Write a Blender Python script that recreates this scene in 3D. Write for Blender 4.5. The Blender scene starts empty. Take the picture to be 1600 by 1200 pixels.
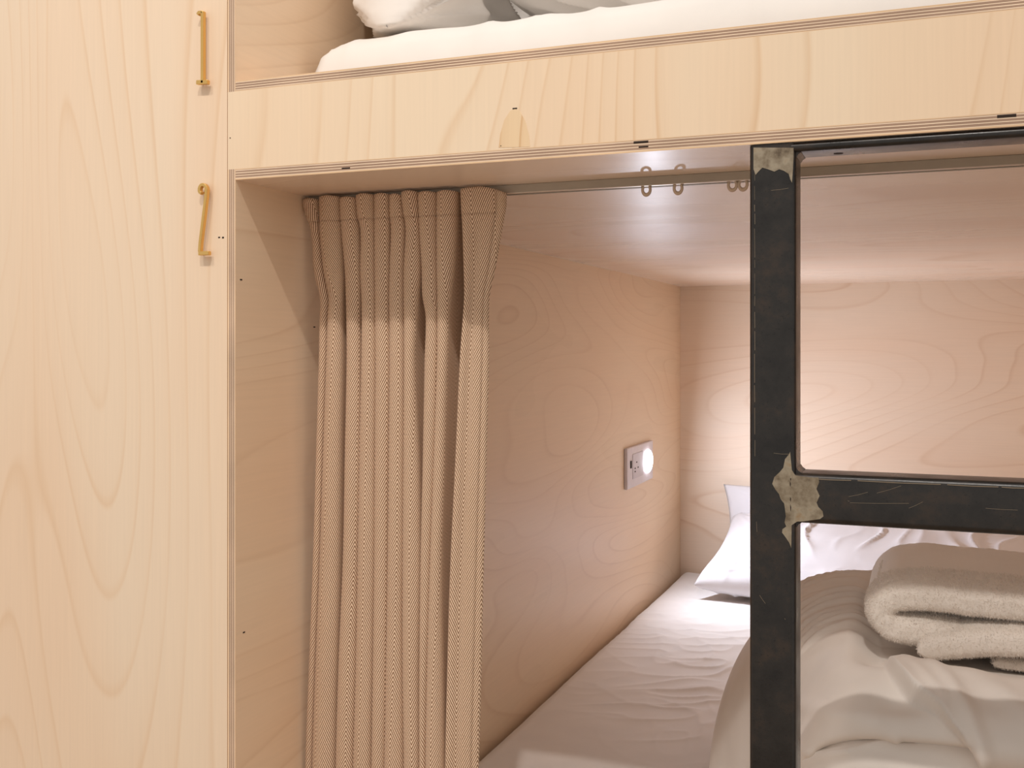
import bpy, bmesh, math, random
import numpy as np
from mathutils import Vector, Matrix

random.seed(7)
rng = np.random.default_rng(7)
scene = bpy.context.scene
COL = scene.collection

# ------------------------------------------------------------------ camera
FPX, YAW, VH, CZ, CD = 1668.8, math.radians(21.472), 542.2, 1.15, 0.9612
cs, sn = math.cos(YAW), math.sin(YAW)
cam_d = bpy.data.cameras.new('camera')
cam = bpy.data.objects.new('camera', cam_d)
COL.objects.link(cam)
cam.location = (0, -CD, CZ)
cam.rotation_euler = (math.pi / 2, 0, YAW)
cam_d.sensor_width = 36
cam_d.lens = FPX / 1600 * 36
cam_d.shift_y = (VH - 600) / 1600
cam_d.clip_start = 0.02
scene.camera = cam

# ------------------------------------------------------------------ world, lamps, exposure
scene.view_settings.view_transform = 'Standard'
scene.view_settings.look = 'None'
scene.view_settings.gamma = 1
scene.view_settings.use_curve_mapping = False
scene.view_settings.exposure = 0.0
w = bpy.data.worlds.new('world')
scene.world = w
w.use_nodes = True
bg = w.node_tree.nodes['Background']
bg.inputs[0].default_value = (1.0, 0.945, 0.885, 1)
bg.inputs[1].default_value = 0.71


def lamp(name, loc, target, power, color, radius, cone=120, blend=0.6):
    l = bpy.data.lights.new(name, 'SPOT')
    l.energy = power
    l.color = color
    l.shadow_soft_size = radius
    l.spot_size = math.radians(cone)
    l.spot_blend = blend
    o = bpy.data.objects.new(name, l)
    COL.objects.link(o)
    o.location = loc
    o.rotation_euler = (Vector(target) - Vector(loc)).to_track_quat('-Z', 'Y').to_euler()
    return o


lamp('ceiling_spotlight', (-0.85, -1.65, CZ + 2.23), (-0.92, 0.0, CZ - 0.05), 78, (1.0, 0.955, 0.90), 0.16, 46, 1.0)
lamp('ceiling_spotlight', (0.10, -1.65, CZ + 2.23), (-0.34, 0.1, CZ - 0.15), 108, (1.0, 0.955, 0.90), 0.034, 70, 1.0)

# ------------------------------------------------------------------ pixel -> place helpers (photo taken as 1600 x 1200)


def ray(u, v):
    k = (u - 800) / FPX
    return np.array([k * cs - sn, cs + k * sn, (VH - v) / FPX])


def onY(u, v, Y=0.0):
    r = ray(u, v)
    return r * ((Y + CD) / r[1]) + np.array([0, -CD, CZ])


def onX(u, v, X):
    r = ray(u, v)
    return r * (X / r[0]) + np.array([0, -CD, CZ])


def pix(p):
    """world points (n,3) -> pixels, used to draw folds of cloth at the right spot"""
    p = np.asarray(p, float)
    R = p[:, 0] * cs + (p[:, 1] + CD) * sn
    F = -p[:, 0] * sn + (p[:, 1] + CD) * cs
    return 800 + FPX * R / F, VH - FPX * (p[:, 2] - CZ) / F


# ------------------------------------------------------------------ numpy noise
_perm = np.random.default_rng(11).permutation(512)
_perm = np.concatenate([_perm, _perm])
_grad = np.random.default_rng(12).normal(size=(512, 3))
_grad /= np.linalg.norm(_grad, axis=1)[:, None]


def perlin(x, y, z=0.0):
    x, y, z = np.broadcast_arrays(np.asarray(x, float), np.asarray(y, float), np.asarray(z, float))
    xi, yi, zi = np.floor(x).astype(int), np.floor(y).astype(int), np.floor(z).astype(int)
    xf, yf, zf = x - xi, y - yi, z - zi
    fd = lambda t: t * t * t * (t * (t * 6 - 15) + 10)
    uu, vv, ww = fd(xf), fd(yf), fd(zf)
    out = 0
    for dx in (0, 1):
        for dy in (0, 1):
            for dz in (0, 1):
                h = _perm[(_perm[(_perm[(xi + dx) & 511] + yi + dy) & 511] + zi + dz) & 511]
                g = _grad[h]
                dot = g[..., 0] * (xf - dx) + g[..., 1] * (yf - dy) + g[..., 2] * (zf - dz)
                out = out + dot * (uu if dx else 1 - uu) * (vv if dy else 1 - vv) * (ww if dz else 1 - ww)
    return out


def fbm(x, y, z=0.0, o=3):
    s, a = 0, 1
    for i in range(o):
        s = s + a * perlin(x * 2 ** i, y * 2 ** i, z + 7.3 * i)
        a *= 0.5
    return s


def ridge(x, y, z=0.0, p=2.0):
    return np.maximum(0, 1 - 2.2 * np.abs(perlin(x, y, z))) ** p


def sstep(a, b, x):
    t = np.clip((np.asarray(x, float) - a) / (b - a), 0, 1)
    return t * t * (3 - 2 * t)


def seg_dist(u, v, pts):
    """distance to a polyline, sign (+ right of travel direction in pixels), parameter 0..1"""
    best = np.full(np.shape(u), 1e9)
    sg = np.zeros(np.shape(u))
    tt = np.zeros(np.shape(u))
    n = len(pts) - 1
    for i in range(n):
        (x0, y0), (x1, y1) = pts[i], pts[i + 1]
        dx, dy = x1 - x0, y1 - y0
        t = np.clip(((u - x0) * dx + (v - y0) * dy) / (dx * dx + dy * dy), 0, 1)
        d = np.hypot(u - x0 - t * dx, v - y0 - t * dy)
        c = dx * (v - y0) - dy * (u - x0)
        m = d < best
        best = np.where(m, d, best)
        sg = np.where(m, np.sign(c), sg)
        tt = np.where(m, (i + t) / n, tt)
    return best, sg, tt


# ------------------------------------------------------------------ materials
def new_mat(name):
    m = bpy.data.materials.new(name)
    m.use_nodes = True
    nt = m.node_tree
    b = nt.nodes['Principled BSDF']
    return m, nt, b


def N(nt, kind, **kw):
    n = nt.nodes.new(kind)
    for k, v in kw.items():
        if k.startswith('i_'):
            key = k[2:]
            key = int(key) if key.isdigit() else key
            n.inputs[key].default_value = v
        else:
            setattr(n, k, v)
    return n


def ramp(nt, stops, interp='LINEAR'):
    r = nt.nodes.new('ShaderNodeValToRGB')
    r.color_ramp.interpolation = interp
    e = r.color_ramp.elements
    while len(e) < len(stops):
        e.new(0.5)
    for el, (p, c) in zip(e, stops):
        el.position = p
        el.color = (*c, 1) if len(c) == 3 else c
    return r


def srgb(r, g, b):
    f = lambda c: (c / 255 / 12.92) if c / 255 <= 0.04045 else ((c / 255 + 0.055) / 1.055) ** 2.4
    return (f(r), f(g), f(b))


def g3(v):
    return (v, v, v)


def wood(name, grain, seed, base=(214, 178, 136), line=(196, 150, 104), freq=9.0, size=3.2, rough=0.5, coat=0.0, line_w=0.8):
    """pale rotary cut birch veneer: thin growth lines that run along the grain, in loops"""
    m, nt, b = new_mat(name)
    L = nt.links.new
    tc = N(nt, 'ShaderNodeTexCoord')
    sc = {'x': (0.22, 1, 1), 'y': (1, 0.22, 1), 'z': (1, 1, 0.22)}[grain]
    mp = N(nt, 'ShaderNodeMapping')
    mp.inputs['Scale'].default_value = sc
    mp.inputs['Location'].default_value = (seed * 3.7, seed * 1.9, seed * 5.3)
    L(tc.outputs['Object'], mp.inputs[0])
    n1 = N(nt, 'ShaderNodeTexNoise', i_Scale=size, i_Detail=1.2, i_Roughness=0.45, i_Distortion=0.35)
    L(mp.outputs[0], n1.inputs['Vector'])
    mul = N(nt, 'ShaderNodeMath', operation='MULTIPLY', i_1=freq)
    L(n1.outputs['Fac'], mul.inputs[0])
    fr = N(nt, 'ShaderNodeMath', operation='FRACT')
    L(mul.outputs[0], fr.inputs[0])
    r1 = ramp(nt, [(0.0, g3(0.0)), (0.5, g3(0.06)), (0.80, g3(0.22)), (0.925, g3(1.0)), (0.97, g3(0.3)), (1.0, g3(0.0))])
    L(fr.outputs[0], r1.inputs[0])
    # fade the lines in and out
    n2 = N(nt, 'ShaderNodeTexNoise', i_Scale=size * 1.1, i_Detail=1.0)
    mp2 = N(nt, 'ShaderNodeMapping')
    mp2.inputs['Location'].default_value = (seed * 9.1, 4.2, seed * 2.2)
    L(tc.outputs['Object'], mp2.inputs[0])
    L(mp2.outputs[0], n2.inputs['Vector'])
    r2 = ramp(nt, [(0.32, g3(0.25)), (0.68, g3(1.0))])
    L(n2.outputs['Fac'], r2.inputs[0])
    amt = N(nt, 'ShaderNodeMath', operation='MULTIPLY')
    L(r1.outputs[0], amt.inputs[0])
    L(r2.outputs[0], amt.inputs[1])
    amt2 = N(nt, 'ShaderNodeMath', operation='MULTIPLY', i_1=line_w)
    L(amt.outputs[0], amt2.inputs[0])
    # fine fibre streaks
    mp3 = N(nt, 'ShaderNodeMapping')
    mp3.inputs['Scale'].default_value = tuple(8 if s < 1 else 300 for s in sc)
    L(tc.outputs['Object'], mp3.inputs[0])
    n3 = N(nt, 'ShaderNodeTexNoise', i_Scale=1.0, i_Detail=2.0)
    L(mp3.outputs[0], n3.inputs['Vector'])
    bc, lc = srgb(*base), srgb(*line)
    tint = srgb(base[0], base[1] - 6, base[2] - 9)
    n4 = N(nt, 'ShaderNodeTexNoise', i_Scale=5.0, i_Detail=2.0)
    L(mp.outputs[0], n4.inputs['Vector'])
    r4 = ramp(nt, [(0.35, bc), (0.65, tint)])
    L(n4.outputs['Fac'], r4.inputs[0])
    mx = N(nt, 'ShaderNodeMix', data_type='RGBA')
    L(amt2.outputs[0], mx.inputs['Factor'])
    L(r4.outputs[0], mx.inputs['A'])
    mx.inputs['B'].default_value = (*lc, 1)
    r3 = ramp(nt, [(0.30, g3(0.978)), (0.70, g3(1.012))])
    L(n3.outputs['Fac'], r3.inputs[0])
    mx2 = N(nt, 'ShaderNodeMix', data_type='RGBA', blend_type='MULTIPLY')
    mx2.inputs['Factor'].default_value = 1
    L(mx.outputs['Result'], mx2.inputs['A'])
    L(r3.outputs[0], mx2.inputs['B'])
    L(mx2.outputs['Result'], b.inputs['Base Color'])
    b.inputs['Roughness'].default_value = rough
    b.inputs['Coat Weight'].default_value = coat
    rc = ramp(nt, [(0.35, g3(0.22)), (0.62, g3(0.42))])
    L(n4.outputs['Fac'], rc.inputs[0])
    L(rc.outputs[0], b.inputs['Coat Roughness'])
    bp = N(nt, 'ShaderNodeBump', i_Strength=0.05, i_Distance=0.001)
    L(n3.outputs['Fac'], bp.inputs['Height'])
    L(bp.outputs[0], b.inputs['Normal'])
    return m


def ply_edge(name, axis, c0, th, flip=False):
    """stacked veneers of a plywood edge, light and dark plies across the thickness"""
    m, nt, b = new_mat(name)
    L = nt.links.new
    tc = N(nt, 'ShaderNodeTexCoord')
    sx = N(nt, 'ShaderNodeSeparateXYZ')
    nz = N(nt, 'ShaderNodeTexNoise', i_Scale=30.0, i_Detail=2.0)
    L(tc.outputs['Object'], nz.inputs['Vector'])
    L(tc.outputs['Object'], sx.inputs[0])
    mr = N(nt, 'ShaderNodeMapRange')
    mr.inputs['From Min'].default_value = c0
    mr.inputs['From Max'].default_value = c0 + th
    if flip:
        mr.inputs['To Min'].default_value, mr.inputs['To Max'].default_value = 1.0, 0.0
    L(sx.outputs[axis], mr.inputs['Value'])
    ma = N(nt, 'ShaderNodeMath', operation='MULTIPLY_ADD', i_1=0.03)
    L(nz.outputs['Fac'], ma.inputs[0])
    L(mr.outputs[0], ma.inputs[2])
    lt, dk, md = srgb(240, 213, 184), srgb(150, 118, 96), srgb(184, 152, 128)
    stops = [(0.0, srgb(228, 192, 152)), (0.13, lt), (0.20, dk), (0.25, md), (0.30, dk), (0.36, lt), (0.44, dk),
             (0.49, md), (0.53, dk), (0.59, lt), (0.68, dk), (0.73, md), (0.78, dk), (0.83, lt), (0.91, md), (0.95, srgb(228, 192, 152))]
    r = ramp(nt, stops, 'CONSTANT')
    L(ma.outputs[0], r.inputs[0])
    nz2 = N(nt, 'ShaderNodeTexNoise', i_Scale=12.0, i_Detail=4.0)
    L(tc.outputs['Object'], nz2.inputs['Vector'])
    rr = ramp(nt, [(0.3, g3(0.82)), (0.7, g3(1.08))])
    L(nz2.outputs['Fac'], rr.inputs[0])
    mx = N(nt, 'ShaderNodeMix', data_type='RGBA', blend_type='MULTIPLY')
    mx.inputs['Factor'].default_value = 1
    L(r.outputs[0], mx.inputs['A'])
    L(rr.outputs[0], mx.inputs['B'])
    L(mx.outputs['Result'], b.inputs['Base Color'])
    b.inputs['Roughness'].default_value = 0.65
    return m


def cloth(name, col, sheen=0.15, bump=0.1, scale=900, rough=0.85):
    m, nt, b = new_mat(name)
    L = nt.links.new
    tc = N(nt, 'ShaderNodeTexCoord')
    nz = N(nt, 'ShaderNodeTexNoise', i_Scale=scale, i_Detail=1.0)
    L(tc.outputs['Object'], nz.inputs['Vector'])
    nz2 = N(nt, 'ShaderNodeTexNoise', i_Scale=14.0, i_Detail=3.0)
    L(tc.outputs['Object'], nz2.inputs['Vector'])
    c = srgb(*col)
    r = ramp(nt, [(0.3, tuple(x * 0.95 for x in c)), (0.7, c)])
    L(nz2.outputs['Fac'], r.inputs[0])
    L(r.outputs[0], b.inputs['Base Color'])
    b.inputs['Roughness'].default_value = rough
    b.inputs['Sheen Weight'].default_value = sheen
    b.inputs['Specular IOR Level'].default_value = 0.2
    bp = N(nt, 'ShaderNodeBump', i_Strength=bump, i_Distance=0.0005)
    L(nz.outputs['Fac'], bp.inputs['Height'])
    L(bp.outputs[0], b.inputs['Normal'])
    return m


def plain(name, col, rough=0.5, metal=0.0, spec=0.5):
    m, nt, b = new_mat(name)
    L = nt.links.new
    tc = N(nt, 'ShaderNodeTexCoord')
    nz = N(nt, 'ShaderNodeTexNoise', i_Scale=60.0, i_Detail=3.0)
    L(tc.outputs['Object'], nz.inputs['Vector'])
    c = srgb(*col)
    r = ramp(nt, [(0.3, tuple(x * 0.93 for x in c)), (0.7, c)])
    L(nz.outputs['Fac'], r.inputs[0])
    L(r.outputs[0], b.inputs['Base Color'])
    b.inputs['Roughness'].default_value = rough
    b.inputs['Metallic'].default_value = metal
    b.inputs['Specular IOR Level'].default_value = spec
    return m


def herringbone(name):
    m, nt, b = new_mat(name)
    L = nt.links.new
    uv = N(nt, 'ShaderNodeUVMap', uv_map='cloth')
    sx = N(nt, 'ShaderNodeSeparateXYZ')
    L(uv.outputs[0], sx.inputs[0])
    pp = N(nt, 'ShaderNodeMath', operation='PINGPONG', i_1=0.0260)      # one twill column in metres
    L(sx.outputs[0], pp.inputs[0])
    ma = N(nt, 'ShaderNodeMath', operation='MULTIPLY_ADD', i_1=2.1)
    L(pp.outputs[0], ma.inputs[0])
    L(sx.outputs[1], ma.inputs[2])
    dv = N(nt, 'ShaderNodeMath', operation='DIVIDE', i_1=0.0050)
    L(ma.outputs[0], dv.inputs[0])
    fr = N(nt, 'ShaderNodeMath', operation='FRACT')
    L(dv.outputs[0], fr.inputs[0])
    tri = N(nt, 'ShaderNodeMath', operation='PINGPONG', i_1=0.5)
    L(fr.outputs[0], tri.inputs[0])
    r = ramp(nt, [(0.0, srgb(104, 68, 44)), (0.12, srgb(130, 92, 64)), (0.26, srgb(232, 200, 170)), (0.5, srgb(243, 215, 188))])
    L(tri.outputs[0], r.inputs[0])
    nz = N(nt, 'ShaderNodeTexNoise', i_Scale=500.0, i_Detail=1.0)
    L(uv.outputs[0], nz.inputs['Vector'])
    rr = ramp(nt, [(0.3, g3(0.86)), (0.7, g3(1.06))])
    L(nz.outputs['Fac'], rr.inputs[0])
    mx = N(nt, 'ShaderNodeMix', data_type='RGBA', blend_type='MULTIPLY')
    mx.inputs['Factor'].default_value = 1
    L(r.outputs[0], mx.inputs['A'])
    L(rr.outputs[0], mx.inputs['B'])
    L(mx.outputs['Result'], b.inputs['Base Color'])
    b.inputs['Roughness'].default_value = 0.9
    b.inputs['Specular IOR Level'].default_value = 0.15
    b.inputs['Sheen Weight'].default_value = 0.1
    bp = N(nt, 'ShaderNodeBump', i_Strength=0.5, i_Distance=0.0006)
    L(tri.outputs[0], bp.inputs['Height'])
    L(bp.outputs[0], b.inputs['Normal'])
    return m


def steel(name):
    m, nt, b = new_mat(name)
    L = nt.links.new
    tc = N(nt, 'ShaderNodeTexCoord')
    n1 = N(nt, 'ShaderNodeTexNoise', i_Scale=26.0, i_Detail=6.0, i_Roughness=0.65)
    L(tc.outputs['Object'], n1.inputs['Vector'])
    r1 = ramp(nt, [(0.30, srgb(30, 28, 27)), (0.52, srgb(44, 41, 39)), (0.66, srgb(60, 50, 43)), (0.80, srgb(84, 68, 55))])
    L(n1.outputs['Fac'], r1.inputs[0])
    n2 = N(nt, 'ShaderNodeTexNoise', i_Scale=420.0, i_Detail=3.0)
    L(tc.outputs['Object'], n2.inputs['Vector'])
    r2 = ramp(nt, [(0.62, g3(0.0)), (0.72, g3(1.0))])
    L(n2.outputs['Fac'], r2.inputs[0])
    mu = N(nt, 'ShaderNodeMath', operation='MULTIPLY', i_1=0.45)
    L(r2.outputs[0], mu.inputs[0])
    mx = N(nt, 'ShaderNodeMix', data_type='RGBA')
    L(mu.outputs[0], mx.inputs['Factor'])
    L(r1.outputs[0], mx.inputs['A'])
    mx.inputs['B'].default_value = (*srgb(20, 18, 17), 1)
    L(mx.outputs['Result'], b.inputs['Base Color'])
    b.inputs['Metallic'].default_value = 0.35
    rr = ramp(nt, [(0.3, g3(0.24)), (0.7, g3(0.40))])
    L(n1.outputs['Fac'], rr.inputs[0])
    L(rr.outputs[0], b.inputs['Roughness'])
    bp = N(nt, 'ShaderNodeBump', i_Strength=0.12, i_Distance=0.0006)
    L(n2.outputs['Fac'], bp.inputs['Height'])
    L(bp.outputs[0], b.inputs['Normal'])
    return m


def ground_metal(name):
    m, nt, b = new_mat(name)
    L = nt.links.new
    tc = N(nt, 'ShaderNodeTexCoord')
    n1 = N(nt, 'ShaderNodeTexNoise', i_Scale=70.0, i_Detail=5.0, i_Roughness=0.6)
    L(tc.outputs['Object'], n1.inputs['Vector'])
    r1 = ramp(nt, [(0.28, srgb(78, 62, 46)), (0.42, srgb(128, 114, 94)), (0.58, srgb(156, 144, 124)), (0.74, srgb(146, 118, 84))])
    L(n1.outputs['Fac'], r1.inputs[0])
    L(r1.outputs[0], b.inputs['Base Color'])
    b.inputs['Metallic'].default_value = 0.3
    b.inputs['Roughness'].default_value = 0.55
    bp = N(nt, 'ShaderNodeBump', i_Strength=0.3, i_Distance=0.0006)
    L(n1.outputs['Fac'], bp.inputs['Height'])
    L(bp.outputs[0], b.inputs['Normal'])
    return m


def emitter(name, col, strength):
    m, nt, b = new_mat(name)
    b.inputs['Base Color'].default_value = (0.9, 0.9, 0.95, 1)
    b.inputs['Emission Color'].default_value = (*col, 1)
    b.inputs['Emission Strength'].default_value = strength
    return m


# ------------------------------------------------------------------ object helpers
def tag(o, label=None, cat=None, group=None, kind=None):
    if label:
        o['label'] = label
    if cat:
        o['category'] = cat
    if group:
        o['group'] = group
    if kind:
        o['kind'] = kind
    return o


def thing(name, loc, label, cat, group=None):
    o = bpy.data.objects.new(name, None)
    o.empty_display_size = 0.05
    COL.objects.link(o)
    o.location = loc
    return tag(o, label, cat, group)


def wloc(o):
    v = Vector(o.location)
    while o.parent:
        o = o.parent
        v += Vector(o.location)
    return v


def mesh_obj(name, verts, faces, mats, parent=None, origin=None, smooth=False, fmat=None, uv=None):
    """verts in world metres; stored relative to the object's own origin"""
    verts = np.asarray(verts, float)
    base = wloc(parent) if parent else Vector((0, 0, 0))
    org = Vector(origin) if origin is not None else base
    me = bpy.data.meshes.new(name)
    me.from_pydata((verts - np.array(org)).tolist(), [], [list(map(int, f)) for f in faces])
    if not isinstance(mats, (list, tuple)):
        mats = [mats]
    for mt in mats:
        me.materials.append(mt)
    if fmat is not None:
        me.polygons.foreach_set('material_index', np.asarray(fmat, np.int32))
    if smooth:
        me.polygons.foreach_set('use_smooth', np.ones(len(me.polygons), bool))
    if uv is not None:
        lay = me.uv_layers.new(name='cloth')
        idx = np.zeros(len(me.loops), np.int32)
        me.loops.foreach_get('vertex_index', idx)
        lay.data.foreach_set('uv', np.asarray(uv, np.float32)[idx].ravel())
    me.update()
    o = bpy.data.objects.new(name, me)
    COL.objects.link(o)
    if parent:
        o.parent = parent
    o.location = org - base
    return o


def boxes(bl):
    V, F = [], []
    for (x0, x1, y0, y1, z0, z1) in bl:
        n = len(V)
        V += [(x0, y0, z0), (x1, y0, z0), (x1, y1, z0), (x0, y1, z0), (x0, y0, z1), (x1, y0, z1), (x1, y1, z1), (x0, y1, z1)]
        F += [(n, n + 3, n + 2, n + 1), (n + 4, n + 5, n + 6, n + 7), (n, n + 1, n + 5, n + 4), (n + 2, n + 3, n + 7, n + 6),
              (n + 1, n + 2, n + 6, n + 5), (n + 3, n, n + 4, n + 7)]
    return V, F


def board(name, bl, face_axis, mface, medge, parent=None):
    """plywood board; faces across face_axis (0 x, 1 y, 2 z) are veneer, the others show the plies"""
    V, F = boxes(bl)
    fm = []
    ax = [2, 2, 1, 1, 0, 0]
    for i in range(len(F)):
        fm.append(0 if ax[i % 6] == face_axis else 1)
    return mesh_obj(name, V, F, [mface, medge], parent, fmat=fm)


def grid_faces(nu, nv, close_u=False):
    F = []
    for j in range(nv - 1):
        for i in range(nu if close_u else nu - 1):
            a, b2 = j * nu + i, j * nu + (i + 1) % nu
            F.append((a, b2, b2 + nu, a + nu))
    return F


def prism(poly, y0, y1):
    """polygon of (x,z) extruded from y0 (front) to y1"""
    n = len(poly)
    V = [(x, y0, z) for x, z in poly] + [(x, y1, z) for x, z in poly]
    F = [tuple(range(n)), tuple(range(2 * n - 1, n - 1, -1))]
    F += [(i, i + n, (i + 1) % n + n, (i + 1) % n) for i in range(n)]
    return V, F


def add_bevel(o, wd, seg=2):
    b = o.modifiers.new('bevel', 'BEVEL')
    b.width = wd
    b.segments = seg
    b.limit_method = 'ANGLE'
    b.angle_limit = math.radians(40)
    return o


def smooth_all(o):
    o.data.polygons.foreach_set('use_smooth', np.ones(len(o.data.polygons), bool))
    return o


# ------------------------------------------------------------------ key sizes (metres)
XL, XR = -0.698, 0.285                     # inner faces of the bunk's side panels
YB = 2.183                                 # back panel
ZC = CZ + 0.180                            # underside of the board over the lower bunk
ZC2 = CZ + 0.1916
ZF = CZ + 0.2752
ZCAP = CZ + 0.2863
ZBED = CZ - 0.664                          # lower mattress top
TX = 0.010
TF = 0.0116

M_door = wood('birch_door_panel', 'z', 1.3, base=(236, 214, 188), line=(224, 188, 150), freq=30, size=2.4, line_w=0.6)
M_fascia = wood('birch_fascia', 'z', 4.1, base=(236, 213, 184), line=(216, 176, 132), freq=30, size=3.0, line_w=0.75)
M_side = wood('birch_side_panel', 'y', 2.2, base=(238, 212, 182), line=(208, 168, 130), freq=34, size=2.8, rough=0.4, coat=0.1, line_w=0.40)
M_back = wood('birch_back_panel', 'x', 6.4, base=(238, 217, 195), line=(208, 168, 132), freq=32, size=2.6, line_w=0.5)
M_ceil = wood('birch_bunk_underside', 'x', 8.8, base=(240, 221, 203), line=(212, 176, 144), freq=18, size=2.4, rough=0.42, coat=0.35, line_w=0.6)
E_ceil = ply_edge('ply_edge_underside', 2, ZC, TF)
E_cap = ply_edge('ply_edge_cap', 2, ZF, ZCAP - ZF, True)
E_side = ply_edge('ply_edge_side', 0, XL - TX, TX)
E_sideR = ply_edge('ply_edge_side_right', 0, XR, TX)
E_door = ply_edge('ply_edge_door', 1, 0.0, 0.012)
M_void = plain('dark_void', (48, 34, 26), 0.9)

# ------------------------------------------------------------------ structure
floor = mesh_obj('floor', *boxes([(-2.4, 1.6, -2.6, 2.4, -0.04, 0.0)]), wood('oak_floor', 'y', 3.0, base=(200, 176, 148), line=(170, 136, 104), freq=8, rough=0.45))
tag(floor, kind='structure')
wl = board('wall_left', [(-2.4, XL - TX - 0.0007, 0.0, 0.012, 0.0, 2.5)], 1, M_door, E_door)
tag(wl, 'pale birch plywood wall panel carrying two brass numerals', kind='structure')
wr = board('wall_right', [(XR + TX + 0.0007, 1.6, 0.0, 0.012, 0.0, 2.5)], 1, M_door, E_door)
tag(wr, kind='structure')
# two tiny splinter marks beside the lower numeral
for (u0, v0, u1, v1) in ((341, 370, 344, 372), (347, 370, 350, 372.5)):
    a, b_ = onY(u0, v0), onY(u1, v1)
    mesh_obj('splinter_mark', *boxes([(a[0], b_[0], -0.0002, 0.0005, b_[2], a[2])]), M_void, wl)

# ------------------------------------------------------------------ built-in bunk bed
bunk = thing('bunk_bed', (0, 0, 0), 'built-in pale birch plywood bunk bed with exposed ply edges', 'bunk bed')
sp = board('side_panel', [(XL - TX, XL, TF, YB, 0, 2.4), (XL - TX, XL, 0, TF, ZF, 2.4), (XL - TX, XL, 0, TF, 0, ZC2)], 0, M_side, E_side, bunk)
board('side_panel', [(XR, XR + TX, TF, YB, 0, 2.4), (XR, XR + TX, 0, TF, ZF, 2.4), (XR, XR + TX, 0, TF, 0, ZC2)], 0, M_side, E_sideR, bunk)
board('back_panel', [(XL - TX, XR + TX, YB, YB + 0.012, 0, 2.4)], 1, M_back, E_door, bunk)
ub = board('underside_board', [(XL, XR, 0, YB, ZC, ZC2)], 2, M_ceil, E_ceil, bunk)
fb = board('fascia_board', [(XL - TX, XR + TX, 0, TF, ZC2, ZF)], 1, M_fascia, E_ceil, bunk)
cap = board('rail_cap', [(XL, XR, 0, 0.05, ZF, ZCAP)], 2, M_fascia, E_cap, bunk)
board('bed_base', [(XL, XR, 0.03, YB, 0.30, 0.318)], 2, M_side, E_ceil, bunk)
board('lower_fascia_board', [(XL, XR, 0.0, TF, 0.18, 0.40)], 1, M_fascia, E_ceil, bunk)
# inlaid veneer patch on the fascia and its small dark pin hole
pp = [(1172, 615), (1178, 560), (1195, 500), (1220, 462), (1240, 454), (1258, 462), (1280, 500), (1297, 560), (1302, 612)]
poly = []
for (x, y) in pp:
    q = onY(340 + x / 2.667, y / 2.667)
    poly.append((q[0], q[2]))
M_patch = wood('birch_patch', 'z', 9.7, base=(233, 206, 168), line=(208, 164, 116), freq=60, size=4)
mesh_obj('veneer_patch', *prism(poly, -0.00025, 0.0006), M_patch, fb)
for (u0, u1, v) in ((801, 808, 169.5), (782, 783.5, 228), (359, 360.5, 215.5)):
    a, b_ = onY(u0, v - 0.6), onY(u1, v + 0.6)
    mesh_obj('pin_hole', *boxes([(a[0], b_[0], -0.0004, 0.0005, b_[2], a[2])]), M_void, fb)
mesh_obj('joint_filler', *boxes([(XL, XL + 0.0016, 0.60, 1.45, ZC - 0.0014, ZC)]), plain('pale_filler', (240, 222, 204), 0.7), ub)
# voids in the plies
for (u0, u1, v0, v1) in ((990, 1013, 220.5, 223.6), (998, 1013, 228.2, 230.2), (534, 547, 262, 263.8), (1558, 1588, 179.4, 183.2)):
    a, b_ = onY(u0, v0), onY(u1, v1)
    zm, hz = (a[2] + b_[2]) / 2, max(0.0007, (v1 - v0) * 0.00033)
    mesh_obj('ply_void', *boxes([(a[0], b_[0], -0.0002, 0.0005, zm - hz, zm + hz)]), M_void, ub)
# nail heads on the lower side panel
for (u, v) in ((491, 511), (381, 988), (376.5, 437)):
    q = onX(u, v, XL)
    mesh_obj('pin_hole', *boxes([(XL - 0.0005, XL + 0.0004, q[1] - 0.0018, q[1] + 0.0018, q[2] - 0.0007, q[2] + 0.0007)]), M_void, sp)

# ------------------------------------------------------------------ brass numerals
M_brass = plain('brushed_brass', (232, 190, 116), 0.32, 1.0)


def stroke(pts, wd):
    """outline of a thick polyline in (x,z)"""
    P = [np.array(p, float) for p in pts]
    Lf, Rt = [], []
    for i, p in enumerate(P):
        if i == 0:
            t = P[1] - P[0]
        elif i == len(P) - 1:
            t = P[-1] - P[-2]
        else:
            a, b2 = P[i] - P[i - 1], P[i + 1] - P[i]
            t = a / np.linalg.norm(a) + b2 / np.linalg.norm(b2)
        t = t / np.linalg.norm(t)
        n = np.array([-t[1], t[0]])
        sc = 1.0
        if 0 < i < len(P) - 1:
            a = (P[i] - P[i - 1]) / np.linalg.norm(P[i] - P[i - 1])
            sc = 1 / max(0.5, abs(np.dot(n, np.array([-a[1], a[0]]))))
        Lf.append(p + n * wd / 2 * sc)
        Rt.append(p - n * wd / 2 * sc)
    return [tuple(q) for q in Lf + Rt[::-1]]


def px(pts, dy=0.0):
    return [(q[0], q[2]) for q in (onY(u, v, dy) for u, v in pts)]


def arc(c, r0, a0, a1, n):
    return [(c[0] + r0[0] * math.cos(math.radians(a0 + (a1 - a0) * i / n)), c[1] - r0[1] * math.sin(math.radians(a0 + (a1 - a0) * i / n))) for i in range(n + 1)]


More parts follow.
